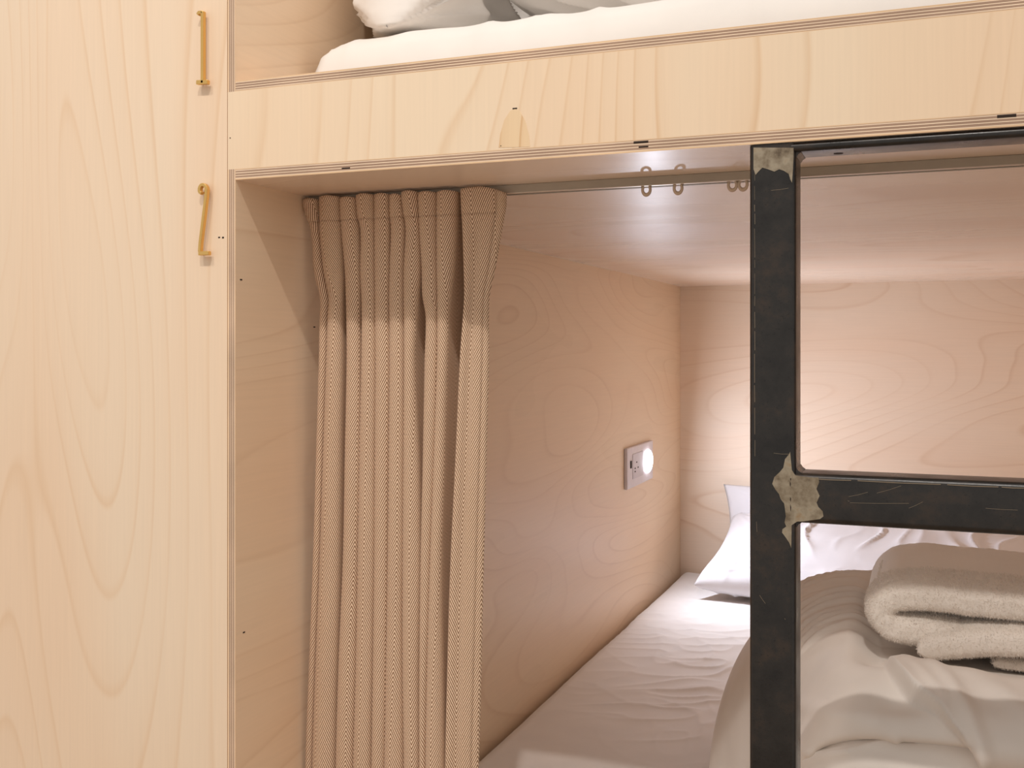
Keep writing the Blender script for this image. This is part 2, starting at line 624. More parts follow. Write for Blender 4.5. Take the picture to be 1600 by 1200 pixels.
YN, YK = -0.0090, -0.0038        # the figures stand off the panel on short pins
one = thing('brass_numeral', tuple(onY(318, 130, 0)), 'brushed brass numeral 1 fixed high on the birch wall panel', 'numeral')
p1 = px([(315.2, 130), (315.2, 17.0)], YN)
poly = stroke(p1, 0.0036)
add_bevel(mesh_obj('stem', *prism(poly, YN, YK), M_brass, one), 0.0006)
poly = stroke(px([(306.0, 128.4), (323.5, 127.6)], YN), 0.0046)
add_bevel(mesh_obj('foot', *prism(poly, YN, YK), M_brass, one), 0.0006)
poly = stroke(px([(315.5, 18.6), (310.0, 19.0), (307.5, 22.5)], YN), 0.0034)
add_bevel(mesh_obj('flag', *prism(poly, YN, YK), M_brass, one), 0.0006)
two = thing('brass_numeral', tuple(onY(318, 400, 0)), 'brushed brass numeral 2 fixed lower on the birch wall panel', 'numeral')
pts = [(313.8, 302.0), (311.2, 300.0)] + arc((316.0, 296.5), (5.6, 8.2), 190, -15, 10) + [(320.5, 309), (311.8, 379), (310.8, 393.5)]
poly = stroke(px(pts, YN), 0.0034)
add_bevel(mesh_obj('hook_stroke', *prism(poly, YN, YK), M_brass, two), 0.0005)
poly = stroke(px([(309.3, 395.8), (325.5, 395.2)], YN), 0.0044)
add_bevel(mesh_obj('foot', *prism(poly, YN, YK), M_brass, two), 0.0006)

for root, pts in ((one, ((310.5, 20), (309.0, 128))), (two, ((311.8, 300), (311.5, 395)))):
    for (u_, v_) in pts:
        q = onY(u_, v_, YN)
        mesh_obj('stand_off_pin', *boxes([(q[0] - 0.0009, q[0] + 0.0009, YK - 0.0003, -0.0001, q[2] - 0.0009, q[2] + 0.0009)]), M_brass, root)

# ------------------------------------------------------------------ steel ladder
M_steel = steel('black_mill_scale_steel')
M_grind = ground_metal('ground_weld')
M_scr = plain('bare_steel', (140, 124, 104), 0.5, 0.3)
Y0 = 0.0015
PX0, PX1 = -0.1517, -0.1113
ladder = thing('bunk_ladder', (0, 0, 0), 'black welded square-tube steel ladder hung under the bunk fascia', 'ladder')


def tube_bar(name, x0, x1, y0, y1, z0, z1, axis, r=0.0055, parent=None):
    """square tube with round corners along axis 0 or 2"""
    if axis == 2:
        a0, a1, b0, b1, l0, l1 = x0, x1, y0, y1, z0, z1
    else:
        a0, a1, b0, b1, l0, l1 = y0, y1, z0, z1, x0, x1
    ring = []
    for (ca, cb, st) in ((a1 - r, b1 - r, 0), (a0 + r, b1 - r, 90), (a0 + r, b0 + r, 180), (a1 - r, b0 + r, 270)):
        for i in range(6):
            t = math.radians(st + 18 * i)
            ring.append((ca + r * math.cos(t), cb + r * math.sin(t)))
    n = len(ring)
    V = []
    for l in (l0, l1):
        for a, b2 in ring:
            V.append((a, b2, l) if axis == 2 else (l, a, b2))
    F = [(i, (i + 1) % n, (i + 1) % n + n, i + n) for i in range(n)] + [tuple(range(n))[::-1], tuple(range(n, 2 * n))]
    o = mesh_obj(name, V, F, M_steel, parent)
    sm = np.ones(len(F), bool)
    sm[-2:] = False
    o.data.polygons.foreach_set('use_smooth', sm)
    md = o.modifiers.new('edge', 'EDGE_SPLIT')
    md.split_angle = math.radians(50)
    return o


YD = Y0 + 0.042
post = tube_bar('post', PX0, PX1, Y0, YD, 0.0, ZC - 0.0006, 2, parent=ladder)
tube_bar('post', 0.225, 0.2654, Y0, YD, 0.0, ZC - 0.0006, 2, parent=ladder)
RZ0, RZ1 = CZ - 0.1545, CZ - 0.1108
rung = tube_bar('rung', PX1 - 0.004, 0.23, Y0, YD, RZ0, RZ1, 0, parent=ladder)
tube_bar('rung', PX1 - 0.004, 0.23, Y0, YD, RZ0 - 0.33, RZ1 - 0.33, 0, parent=ladder)
tb = tube_bar('top_bar', PX1 - 0.004, 0.23, Y0, YD - 0.003, CZ + 0.1716, ZC - 0.0006, 0, r=0.0036, parent=ladder)
q = onY(1310, 236, 0.026)
ho = mesh_obj('screw_hole', [(q[0] + 0.0042 * math.cos(t), 0.026 + 0.0042 * math.sin(t), CZ + 0.1714 + dz) for dz in (0, 0.0006) for t in np.linspace(0, 2 * math.pi, 16, endpoint=False)],
              [tuple(range(16))[::-1]] + [(i, (i + 1) % 16, (i + 1) % 16 + 16, i + 16) for i in range(16)], M_void, tb)


def px_patch(name, pts, parent, mat, off=0.0004):
    pl = px(pts, Y0)
    return mesh_obj(name, *prism(pl, Y0 - off, Y0 + 0.0005), mat, parent)


tj = [(560, 45), (545, 75), (500, 130), (480, 230), (440, 280), (375, 340), (350, 420), (390, 490), (430, 540), (450, 600), (490, 650), (500, 720), (510, 800),
      (495, 870), (515, 920), (470, 950), (465, 990), (510, 1050), (550, 1110), (572, 1170), (577, 960), (577, 905), (640, 862), (720, 858), (910, 832), (950, 800),
      (940, 740), (890, 690), (870, 640), (905, 560), (868, 480), (900, 400), (890, 345), (800, 345), (680, 330), (620, 320), (580, 260), (570, 150)]
px_patch('weld_patch', [(1160 + x / 7.5, 700 + y / 7.5) for x, y in tj], ladder, M_grind)
tp = [(150, 195), (150, 330), (163, 365), (180, 345), (205, 320), (240, 330), (280, 345), (310, 330), (340, 340), (370, 360), (380, 395), (390, 415), (396, 330), (400, 250), (400, 196)]
px_patch('weld_patch', [(1140 + x / 4, 182 + y / 4) for x, y in tp], ladder, M_grind)
# dark pits along the welded seam
for (u, v0, v1) in ((1235.6, 746.5, 751), (1235.2, 752, 761), (1235.4, 776, 784), (1235.6, 787.5, 799.5)):
    px_patch('weld_pit', [(u - 0.7, v0), (u + 0.8, (v0 + v1) / 2 - 1), (u, v1), (u - 0.9, (v0 + v1) / 2 + 1)], ladder, M_void, 0.0006)


def scratch(u0, v0, u1, v1, wd, parent):
    pl = stroke(px([(u0, v0), ((u0 + u1) / 2, (v0 + v1) / 2 + 0.6), (u1, v1)], Y0), wd)
    return mesh_obj('scratch', *prism(pl, Y0 - 0.00025, Y0 + 0.0003), M_scr, parent)


for s_ in ((1326, 776, 1356, 769), (1370, 770.5, 1408, 759), (1328, 785.6, 1420, 786.4), (1420, 794, 1442, 784), (1324.5, 782, 1327.5, 783), (1540, 794, 1590, 797)):
    scratch(*s_, 0.00020, rung)
for s_ in ((1205, 297.5, 1232, 294), (1209, 708, 1234, 709.5), (1182, 815, 1183, 831), (1226, 966, 1227.5, 968), (1187, 930, 1196, 943)):
    scratch(*s_, 0.00022, post)
# worn bright arris on post and rung
vv_ = 262
while vv_ < 690:
    ln_ = random.uniform(8, 46)
    scratch(1179.4 + random.uniform(-.5, .5), vv_, 1179.2 + random.uniform(-.5, .5), vv_ + ln_, random.uniform(0.00018, 0.0004), post)
    vv_ += ln_ + random.uniform(2, 14)
for (u0, u1) in ((1262, 1330), (1340, 1470), (1480, 1560), (1565, 1600)):
    f_ = lambda u: 747.0 + (u - 1249) * 0.0445
    scratch(u0, f_(u0), u1, f_(u1), 0.0006, rung)
# weld beads that fill the inner corners
for (zc_, sg) in ((CZ + 0.1716, -1), (RZ1, 1), (RZ0, -1)):
    e = 0.0042
    V, F = prism([(PX1 - 0.001, zc_ - 0.001 * sg), (PX1 + e, zc_ - 0.0004 * sg), (PX1 + e, zc_ + 0.0003 * sg), (PX1 + e * .45, zc_ + e * .42 * sg), (PX1 + 0.0003, zc_ + e * sg), (PX1 - 0.001, zc_ + e * sg)][::-1 if sg > 0 else 1], Y0 + 0.004, YD - 0.004)
    mesh_obj('weld_bead', V, F, M_steel, ladder)

# ------------------------------------------------------------------ curtain rail and gliders
M_alu = plain('anodised_rail', (176, 162, 144), 0.45, 0.15)
M_nyl = plain('beige_nylon', (214, 188, 162), 0.45)
YR0, YR1, ZR = 0.1405, 0.1560, CZ + 0.1712
rail = thing('curtain_rail', (-0.2, 0.148, ZR), 'slim grey aluminium curtain rail screwed to the bunk underside', 'curtain rail')
mesh_obj('rail_track', *boxes([(XL + 0.002, XR - 0.002, YR0, YR0 + 0.0012, ZR, ZC - 0.0003), (XL + 0.002, XR - 0.002, YR1 - 0.0012, YR1, ZR, ZC - 0.0003),
                               (XL + 0.002, XR - 0.002, YR0 + 0.0012, YR1 - 0.0012, ZC - 0.0016, ZC - 0.0003)]), M_alu, rail)
mesh_obj('lower_lip', *boxes([(XL + 0.002, XR - 0.002, YR0 - 0.0006, YR0 + 0.0045, ZR - 0.0010, ZR)]), plain('rail_lip', (206, 190, 172), 0.35, 0.7), rail)
mesh_obj('lower_lip', *boxes([(XL + 0.002, XR - 0.002, YR1 - 0.0045, YR1 + 0.0006, ZR - 0.0010, ZR)]), M_alu, rail)


def glider(u, v, label):
    q = onY(u, v, 0.148)
    g = thing('curtain_glider', (q[0], 0.148, ZR), label, 'glider', 'empty gliders on the curtain rail')
    V, n, k = [], 20, 8
    cz = q[2]
    for i in range(n):
        t = 2 * math.pi * i / n
        for j in range(k):
            s_ = 2 * math.pi * j / k
            rr = 1 + 0.0016 * math.cos(s_) / 0.0042
            V.append((q[0] + 0.0042 * rr * math.cos(t), 0.148 + 0.0014 * math.sin(s_), cz + 0.0055 * rr * math.sin(t)))
    F = [(i * k + j, i * k + (j + 1) % k, ((i + 1) % n) * k + (j + 1) % k, ((i + 1) % n) * k + j) for i in range(n) for j in range(k)]
    mesh_obj('ring', V, F, M_nyl, g, smooth=True)
    mesh_obj('shank', *boxes([(q[0] - 0.0014, q[0] + 0.0014, 0.1466, 0.1494, cz + 0.004, ZC - 0.003)]), M_nyl, g)


glider(1010, 296.5, 'beige ring glider nearest the curtain on the rail')
glider(1059.5, 294.0, 'beige ring glider second from the curtain on the rail')
glider(1144.5, 289.0, 'left ring glider of the touching pair beside the ladder post')
glider(1161.0, 288.2, 'right ring glider of the touching pair against the ladder post')

# ------------------------------------------------------------------ curtain
PLE = {
    308: [(472, 497.5), (497.5, 530), (530, 555), (555, 584), (584, 608), (608, 626), (626, 652), (652, 681), (681, 713), (717, 789)],
    330: [(478, 497.5), (498, 531), (531, 557), (557, 584), (584, 608), (608, 629), (629, 653), (653, 681), (681, 712), (718, 788)],
    357: [(486, 498), (498, 532.5), (532.5, 560), (562.5, 584), (584, 608), (610, 632), (633, 654), (654, 680.5), (680.5, 711), (720, 783)],
    420: [(490, 504.5), (504.5, 534.5), (538, 562), (562, 584.5), (584.5, 608), (608, 630), (630, 656), (658, 681), (681, 707), (723, 772)],
    462: [(499.5, 512.5), (512.5, 533), (539.5, 562), (564, 585), (585, 607), (607, 630), (630, 652), (659, 682.5), (682.5, 702.5), (724.5, 762.5)],
    495: [(499, 511), (511, 532.5), (540.5, 561), (564.5, 585), (585, 607.5), (607.5, 630.5), (630.5, 650), (664.5, 682.5), (682.5, 700), (722.5, 761)],
    560: [(498, 509), (509, 533), (541, 562), (564, 586), (586, 608), (608, 631), (631, 646), (663, 682.5), (682.5, 697.5), (717.5, 761)],
    720: [(493.5, 503.5), (503.5, 531), (538, 560.5), (560.5, 585), (585, 606.5), (606.5, 629.5), (629.5, 653), (660, 677), (677, 693), (710, 757)],
    880: [(489, 498.5), (498.5, 529), (535, 558), (558, 584), (584, 605), (605, 628), (628, 656.7), (656.7, 671), (671, 688), (702, 753)],
    1050: [(483, 492), (492, 525), (528, 555), (555, 582), (582, 602), (602, 628), (628, 655), (655, 665), (665, 690), (697, 749)],
    1200: [(477.5, 487), (487, 522), (524, 551), (551, 580), (580, 599), (599, 630), (630, 655), (655, 663), (663, 692), (694, 745)],
    1500: [(470, 480), (480, 516), (519, 546), (546, 576), (576, 595), (595, 628), (628, 655), (655, 664), (664, 692), (694, 742)],
}
vk = np.array(sorted(PLE), float)
arr = np.array([PLE[int(v)] for v in vk])            # rows, pleats, 2


def u2x(u, Y):
    k = (u - 800) / FPX
    return (Y + CD) * (k * cs - sn) / (cs + k * sn)


M_curt = herringbone('beige_herringbone_cloth')
curtain = thing('curtain', (-0.57, 0.148, CZ - 0.70), 'beige herringbone curtain gathered in pleats at the left of the lower bunk', 'curtain')
YF = 0.120
rows = np.concatenate([np.linspace(300, 570, 64), np.linspace(578, 1510, 96)])
NA = 13
CV, CUV = [], []
for r_i, v in enumerate(rows):
    i0 = int(np.clip(np.searchsorted(vk, v) - 1, 0, len(vk) - 2))
    t = np.clip((v - vk[i0]) / (vk[i0 + 1] - vk[i0]), 0, 1)
    # Catmull style smooth interpolation
    p0, p1_, p2, p3 = arr[max(i0 - 1, 0)], arr[i0], arr[i0 + 1], arr[min(i0 + 2, len(vk) - 1)]
    m1 = (p2 - p0) * 0.5 * (vk[i0 + 1] - vk[i0]) / max(1, (vk[i0 + 1] - vk[max(i0 - 1, 0)]) / 2)
    m2 = (p3 - p1_) * 0.5 * (vk[i0 + 1] - vk[i0]) / max(1, (vk[min(i0 + 2, len(vk) - 1)] - vk[i0]) / 2)
    AB = (2 * t**3 - 3 * t**2 + 1) * p1_ + (t**3 - 2 * t**2 + t) * m1 + (-2 * t**3 + 3 * t**2) * p2 + (t**3 - t**2) * m2
    if v < 308:
        AB = arr[0]
    zrow = CZ + (VH - v) / FPX * 1.2134
    prof = []
    for i in range(10):
        a, b_ = AB[i]
        wpx = b_ - a
        wm = wpx / FPX * 1.3
        D = 0.62 * min(wm, 0.026)
        yf = YF + 0.0025 * perlin(i * 3.1, v / 170.0, 0.5) + (0.006 if i in (0,) else 0)
        Xa, Xb = u2x(a + 0.4, yf + 0.5 * D), u2x(b_ - 0.4, yf + 0.35 * D)
        for j in range(NA):
            th = math.pi * (1 - j / (NA - 1))
            xx = (Xa + Xb) / 2 + (Xb - Xa) / 2 * math.cos(th)
            ss = math.sin(th)
            if i == 9:
                # the last, wide lap: a round fold on its left, then a flat flap turned slightly back
                s_ = j / (NA - 1)
                xx = Xa + (Xb - Xa) * (s_ ** 1.15)
                yy = yf + 0.013 * (1 - math.sin(min(s_ / 0.22, 1) * math.pi / 2)) + 0.012 * s_ ** 1.5 + 0.004 * math.exp(-((s_ - 0.45) / 0.13) ** 2) * float(sstep(320, 380, v))
            else:
                yy = yf + D * (1 - ss ** 0.8)
            prof.append((xx, yy))
        if i < 9:
            gap = max(0.0, AB[i + 1][0] - b_) / FPX * 1.3
            dpt = yf + D + 0.009 + min(gap * 5.0, 0.046)
            Xn = u2x(AB[i + 1][0] + 0.4, yf + 0.5 * D)
            prof.append((Xb - 0.0012 - 0.1 * gap, dpt - 0.002))
            prof.append(((Xb + Xn) / 2, dpt))
            prof.append((Xn + 0.0008 + 0.25 * gap, dpt - 0.001))
    prof = np.array(prof)
    # scalloped heading
    per = NA + 3
    s_acc = 0
    for q_i, (xx, yy) in enumerate(prof):
        pi_ = q_i // per
        if q_i % per == 0:
            s_acc = 0
        elif q_i:
            s_acc += math.hypot(xx - prof[q_i - 1][0], yy - prof[q_i - 1][1])
        zz = zrow
        fr_ = float(sstep(345, 300, v))
        zz += fr_ * (0.0015 * math.sin(pi_ * 2.3) - 0.0022 * abs((q_i % per) / NA - 0.5) * 2)
        if pi_ == 9:
            zz -= fr_ * 0.010 * max(0, (q_i % per) / NA - 0.45) ** 2 * 3.0
        CV.append((xx, yy, zz))
        CUV.append((pi_ * 0.052 + s_acc + (0.027 if pi_ < 6 else 0.002) + 0.006 * math.sin(pi_ * 1.7) ** 2, zrow))
nu = len(prof)
F_all = grid_faces(nu, len(rows))
CV = np.array(CV)
CUV = np.array(CUV)
rowid = lambda f: f[0] // nu
colid = lambda f: f[0] % nu
HEAD = int(np.argmin(np.abs(rows - 337)))
EDGE = nu - 3


def sub_mesh(name, sel, parent, push=0.0):
    fs = [f for f in F_all if sel(f)]
    ids = sorted({i for f in fs for i in f})
    mp_ = {v: k for k, v in enumerate(ids)}
    vv = CV[ids].copy()
    vv[:, 1] -= push
    o = mesh_obj(name, vv, [tuple(mp_[i] for i in f) for f in fs], M_curt, parent, smooth=True, uv=CUV[ids])
    s_ = o.modifiers.new('thickness', 'SOLIDIFY')
    s_.thickness = 0.0011
    s_.offset = 0
    return o


sub_mesh('cloth_panel', lambda f: rowid(f) >= HEAD and colid(f) < EDGE, curtain)
sub_mesh('heading_band', lambda f: rowid(f) < HEAD and colid(f) < EDGE, curtain, 0.0002)
sub_mesh('side_hem', lambda f: colid(f) >= EDGE, curtain, 0.0003)

# ------------------------------------------------------------------ lower mattress with sheet
M_sheet = cloth('white_cotton_sheet', (240, 233, 228))
M_pil = cloth('white_cotton_pillowcase', (222, 216, 216))
M_duv = cloth('ivory_cotton_duvet', (240, 230, 221))
M_fle = cloth('cream_fleece', (243, 232, 221), sheen=0.5, bump=0.6, scale=500)
M_up = cloth('white_cotton_upper_bunk', (240, 234, 228))


def slab(name, x0, x1, y0, y1, nx, ny, zfun, zbot, R, mat, parent=None, label=None, cat=None):
    xs, ys = np.linspace(x0, x1, nx), np.linspace(y0, y1, ny)
    # crowd samples towards the rounded rim
    X, Y = np.meshgrid(xs, ys)
    e = np.minimum(np.minimum(X - x0, x1 - X), np.minimum(Y - y0, y1 - Y))
    q = np.clip(1 - e / R, 0, 1)
    drop = R * (1 - np.sqrt(np.maximum(0, 1 - q * q)))
    Z = zfun(X, Y) - drop
    V = np.stack([X, Y, Z], -1).reshape(-1, 3)
    F = grid_faces(nx, ny)
    n = nx * ny
    ring = [i for i in range(nx)] + [j * nx + nx - 1 for j in range(1, ny)] + [(ny - 1) * nx + i for i in range(nx - 2, -1, -1)] + [j * nx for j in range(ny - 2, 0, -1)]
    low = V[ring].copy()
    low[:, 2] = zbot
    V = np.concatenate([V, low])
    m = len(ring)
    F += [(ring[(i + 1) % m], ring[i], n + i, n + (i + 1) % m) for i in range(m)]
    F.append(tuple(n + i for i in range(m)))
    o = mesh_obj(name, V, F, mat, parent, origin=None if parent else ((x0 + x1) / 2, (y0 + y1) / 2, zbot), smooth=True)
    if label:
        tag(o, label, cat)
    return o


def zlow(X, Y):
    z = ZBED + 0 * X
    u, v = pix(np.stack([X.ravel(), Y.ravel(), z.ravel()], -1))
    u, v = u.reshape(X.shape), v.reshape(X.shape)
    # creases pulled across the sheet
    a = 0.35
    xr, yr = X * math.cos(a) + Y * math.sin(a), -X * math.sin(a) + Y * math.cos(a)
    reg = np.exp(-((u - 1100) / 150) ** 2 - ((v - 1060) / 110) ** 2)
    wx, wy = 0.9 * perlin(X * 4, Y * 4, 1.1), 0.9 * perlin(X * 4, Y * 4, 8.1)
    w1 = ridge(xr * 3.6 + wx, yr * 8 + wy, 2.1, 4)
    w2 = ridge(xr * 6 + 4 + wy, yr * 15 + 1.4 * wx, 5.7, 4)
    w3 = ridge((X * 0.5 - Y) * 5 + wx, (X + 0.5 * Y) * 9 + wy, 3.3, 4)
    pat = sstep(-0.25, 0.35, perlin(X * 5, Y * 5, 6.6))
    z = z + reg * (0.0095 * w1 * pat + 0.006 * w2 * (1 - 0.6 * pat) + 0.004 * w3)
    reg2 = np.exp(-((u - 1080) / 120) ** 2 - ((v - 975) / 30) ** 2)
    z = z + reg2 * 0.003 * ridge(xr * 4, yr * 12, 9.0, 2)
    z = z + 0.004 * fbm(X * 2.5, Y * 2.5, 1.0, 2) + 0.0012 * fbm(X * 9, Y * 9, 3.0, 2)
    # flatter creases near the front
    reg3 = np.exp(-((u - 900) / 110) ** 2 - ((v - 1190) / 45) ** 2)
    z = z + reg3 * 0.004 * ridge(X * 7 + Y * 4, Y * 3 - X * 2, 4.4, 2)
    return z


slab('lower_mattress', XL + 0.006, XR - 0.006, 0.198, YB - 0.008, 300, 420, zlow, 0.318, 0.03, M_sheet, None,
     'lower bunk mattress under a creased white fitted sheet', 'mattress')

# ------------------------------------------------------------------ upper mattress


def zup(X, Y):
    return CZ + 0.372 + 0.004 * fbm(X * 5, Y * 5, 2.0, 2) + 0.0035 * ridge(X * 16 + 2 * perlin(X * 5, Y * 5, 3.0), Y * 5, 7.0, 3) + 0.006 * sstep(-0.5, -0.2, X)


um = slab('upper_mattress', XL + 0.012, XR - 0.006, 0.135, YB - 0.01, 300, 260, zup, ZC2 + 0.0005, 0.05, M_up, None,
          'upper bunk mattress under a smooth white sheet behind the rail', 'mattress')


# ------------------------------------------------------------------ pillows
def pillow(name, w_, h_, th, mat, frame, label, seed=0.0, wr=0.004, n=90, grp=None, sag=0.0, pinch=0.06, blunt=2.4):
    """stuffed cushion: w_ along local x, h_ along local y, bulging along local z"""
    s = np.linspace(-1, 1, n)
    U, Vv = np.meshgrid(s, s)

    def surf(sign):
        ed = (1 - np.abs(U) ** max(2.4, blunt * 0.6)) * (1 - np.abs(Vv) ** blunt)
        T = th / 2 * np.maximum(ed, 0) ** 0.42
        x = w_ / 2 * U * (1 - pinch * (1 - Vv ** 2) * np.abs(U) ** 3)
        y = h_ / 2 * Vv * (1 - pinch * (1 - U ** 2) * np.abs(Vv) ** 3)
        rad = ridge(np.arctan2(Vv - np.sign(Vv), U - np.sign(U)) * 3.0 + seed, np.hypot(Vv - np.sign(Vv), U - np.sign(U)) * 1.2, seed + sign, 2)
        cor = np.exp(-((np.abs(U) - 1) ** 2 + (np.abs(Vv) - 1) ** 2) / 0.5)
        fold = ridge(x * 13 + 1.1 * perlin(x * 7, y * 7, seed), y * 5 - x * 4, seed * 2 + sign, 4) * sstep(-0.3, 0.3, perlin(x * 6, y * 6, seed + 9))
        T = T * (1 + 0.10 * fbm(x * 6, y * 6, seed + sign * 3, 2)) + np.maximum(ed, 0) ** 0.5 * wr * (2.2 * fold + 1.6 * rad * cor - 1.0)
        z = sign * T - sag * (U ** 2 + Vv ** 2)
        return np.stack([x, y, z], -1).reshape(-1, 3)

    A, B = surf(1), surf(-1)
    Ft = grid_faces(n, n)
    V = np.concatenate([A, B])
    k = n * n
    Fb = [tuple(k + i for i in f[::-1]) for f in Ft]
    rim = list(range(n)) + [j * n + n - 1 for j in range(1, n)] + [(n - 1) * n + i for i in range(n - 2, -1, -1)] + [j * n for j in range(n - 2, 0, -1)]
    rimset = set(rim)
    V[[r + k for r in rim]] = V[rim]
    Mx = np.array(frame.to_3x3())
    W = V @ Mx.T + np.array(frame.translation)
    remap = {r + k: r for r in rim}
    F = Ft + [tuple(remap.get(i, i) for i in f) for f in Fb]
    keep = [i for i in range(2 * k) if i not in remap]
    idx = {v: i for i, v in enumerate(keep)}
    W2 = W[keep]
    F2 = [tuple(idx[i] for i in f) for f in F]
    org = (W2[:, 0].mean(), W2[:, 1].mean(), W2[:, 2].min())
    o = mesh_obj(name, W2, F2, mat, None, origin=org, smooth=True)
    return tag(o, label, 'pillow', grp)


def frame(loc, rx=0, ry=0, rz=0):
    return Matrix.Translation(loc) @ Matrix.Rotation(math.radians(rz), 4, 'Z') @ Matrix.Rotation(math.radians(ry), 4, 'Y') @ Matrix.Rotation(math.radians(rx), 4, 'X')


pillow('pillow', 0.80, 0.25, 0.055, M_pil, frame((-0.165, 2.151, CZ - 0.524), rx=88, ry=0), 'white pillow standing against the back panel of the lower bunk', 3.3, 0.004, pinch=0.05)
pillow('pillow', 0.80, 0.37, 0.12, M_pil, frame((-0.165, 1.943, CZ - 0.558), rx=21, ry=0, rz=-7), 'white creased pillow lying in front, lit by the bedside lamp', 1.7, 0.007, n=150, pinch=0.05, blunt=5.0)

# upper bunk pillows
pillow('pillow', 0.40, 0.62, 0.15, M_up, frame((-0.615, 0.460, CZ + 0.575), ry=86, rz=1), 'white pillow standing on edge against the left panel of the upper bunk', 5.1, 0.012, n=140, blunt=9.0)
pillow('pillow', 0.78, 0.52, 0.19, M_up, frame((-0.140, 0.46, CZ + 0.482), rx=1, ry=0, rz=-3), 'white pillow lying flat on the upper mattress behind the fascia', 8.4, 0.011, n=140)

# ------------------------------------------------------------------ duvet
PRF = np.array([(1.02, -0.664), (0.98, -0.60), (0.92, -0.49), (0.83, -0.40), (0.73, -0.352), (0.635, -0.337), (0.54, -0.345), (0.44, -0.353), (0.34, -0.353), (0.265, -0.357),
                (0.222, -0.369), (0.199, -0.387), (0.195, -0.402), (0.210, -0.412), (0.202, -0.419), (0.186, -0.438), (0.176, -0.49), (0.176, -0.58), (0.200, -0.655)])


def resample(P, n):
    # chord-length Catmull-Rom
    t = np.concatenate([[0], np.cumsum(np.linalg.norm(np.diff(P, axis=0), axis=1))])
    tt = np.linspace(0, t[-1], n)
    out = np.zeros((n, P.shape[1]))
    m = np.gradient(P, t, axis=0)
    for k, x in enumerate(tt):
        i = int(np.clip(np.searchsorted(t, x) - 1, 0, len(P) - 2))
        h = t[i + 1] - t[i]
        s_ = (x - t[i]) / h
        out[k] = (2 * s_**3 - 3 * s_**2 + 1) * P[i] + (s_**3 - 2 * s_**2 + s_) * h * m[i] + (-2 * s_**3 + 3 * s_**2) * P[i + 1] + (s_**3 - s_**2) * h * m[i + 1]
    return out


npf, nxd = 420, 420
pr = resample(PRF, npf)
DX0, DX1 = -0.315, XR - 0.006
sx_ = np.linspace(0, 1, nxd) ** 1.25
X = DX0 + (DX1 - DX0) * sx_
Yp, Zp = pr[:, 0], pr[:, 1]
XX = np.repeat(X[None, :], npf, 0)
s_l = np.clip((XX - DX0) / 0.21, 0, 1)
g = np.sqrt(np.maximum(0, 1 - (1 - s_l) ** 2.2))
YY = 0.62 + (Yp[:, None] - 0.62) * (0.35 + 0.65 * g ** 0.9)
XX = XX + 0.140 * sstep(0.72, 0.22, Yp)[:, None] * (1 - sx_)[None, :] ** 2
ZZ = CZ - 0.662 + (Zp[:, None] + 0.664) * (0.02 + 0.98 * g)
# gentle undulation from left to right
ZZ = ZZ + 0.010 * np.sin(XX * 9 + 1.2) * sstep(-0.60, -0.42, ZZ - CZ) * 0.5
# the blanket presses a dent into the top
ZZ = ZZ - 0.024 * sstep(-0.10, -0.055, XX) * sstep(0.26, 0.345, YY) * sstep(0.68, 0.60, YY)
base = np.stack([XX, YY, ZZ], -1)


def normals(Pg):
    du = np.gradient(Pg, axis=1)
    dv = np.gradient(Pg, axis=0)
    n_ = np.cross(dv, du)
    n_ /= np.maximum(1e-9, np.linalg.norm(n_, axis=-1, keepdims=True))
    return n_


nm = normals(base)
if nm[npf // 3, nxd // 2, 2] < 0:
    nm = -nm
u, v = pix(base.reshape(-1, 3))
u, v = u.reshape(npf, nxd), v.reshape(npf, nxd)
jj = np.linspace(0, 1, npf)[:, None] + 0 * XX
disp = 0.010 * fbm(XX * 5, jj * 4, 1.0, 2) + 0.003 * fbm(XX * 14, jj * 12, 4.0, 2)
# gathered creases behind the front lap, running left to right
back = sstep(0.42, 0.47, YY) * sstep(0.80, 0.97, g)
arc_j = YY + 0.30 * (XX + 0.1) ** 2
disp = disp + back * (0.0120 * (ridge(XX * 2.0 + 1.5, arc_j * 26 + 0.9 * perlin(XX * 5, YY * 7), 6.0, 2.2) - 0.3) + 0.0045 * ridge(XX * 4, arc_j * 60, 2.0, 2))
front_mask = sstep(0.40, 0.33, YY)
# turned-over corner: its edge runs down to the right, the lap on the right lies higher
edge = [(1372, 1028), (1396, 1056), (1424, 1084), (1466, 1116), (1508, 1158), (1545, 1176), (1640, 1222)]
d_, sg_, tt_ = seg_dist(u, v, edge)
sd = d_ * sg_                                   # negative on the upper right side
lift = sstep(4.0, -4.0, sd) * np.exp(-np.maximum(0, -sd) / 75) * sstep(-0.02, 0.20, tt_)
disp = disp + front_mask * 0.020 * lift
disp = disp - front_mask * 0.012 * np.exp(-((u - 1405) / 45) ** 2 - ((v - 1092) / 28) ** 2) * sstep(-3, 6, sd)
for pl_, amp, wd in (([(1440, 1034), (1480, 1070), (1512, 1120), (1535, 1165)], 0.006, 13), ([(1400, 1030), (1440, 1062), (1475, 1100)], 0.003, 9),
                     ([(1500, 1045), (1560, 1085), (1620, 1135)], 0.005, 18), ([(1300, 1040), (1350, 1035), (1377, 1030)], 0.003, 22),
                     ([(1250, 1100), (1300, 1115), (1370, 1128)], 0.003, 14), ([(1262, 1192), (1330, 1178), (1400, 1156)], 0.004, 7), ([(1250, 1172), (1290, 1180), (1330, 1178)], 0.003, 6)):
    dd, _, _ = seg_dist(u, v, pl_)
    disp = disp + front_mask * amp * np.exp(-(dd / wd) ** 2)
# the crease under the belly
rim_fade = sstep(0, 0.06, jj) * sstep(1, 0.94, jj)
P2 = base + nm * (disp * rim_fade)[..., None]
P2[..., 0] = np.clip(P2[..., 0], -1, XR - 0.005)
V = P2.reshape(-1, 3)
F = grid_faces(nxd, npf)
F = [f[::-1] for f in F]
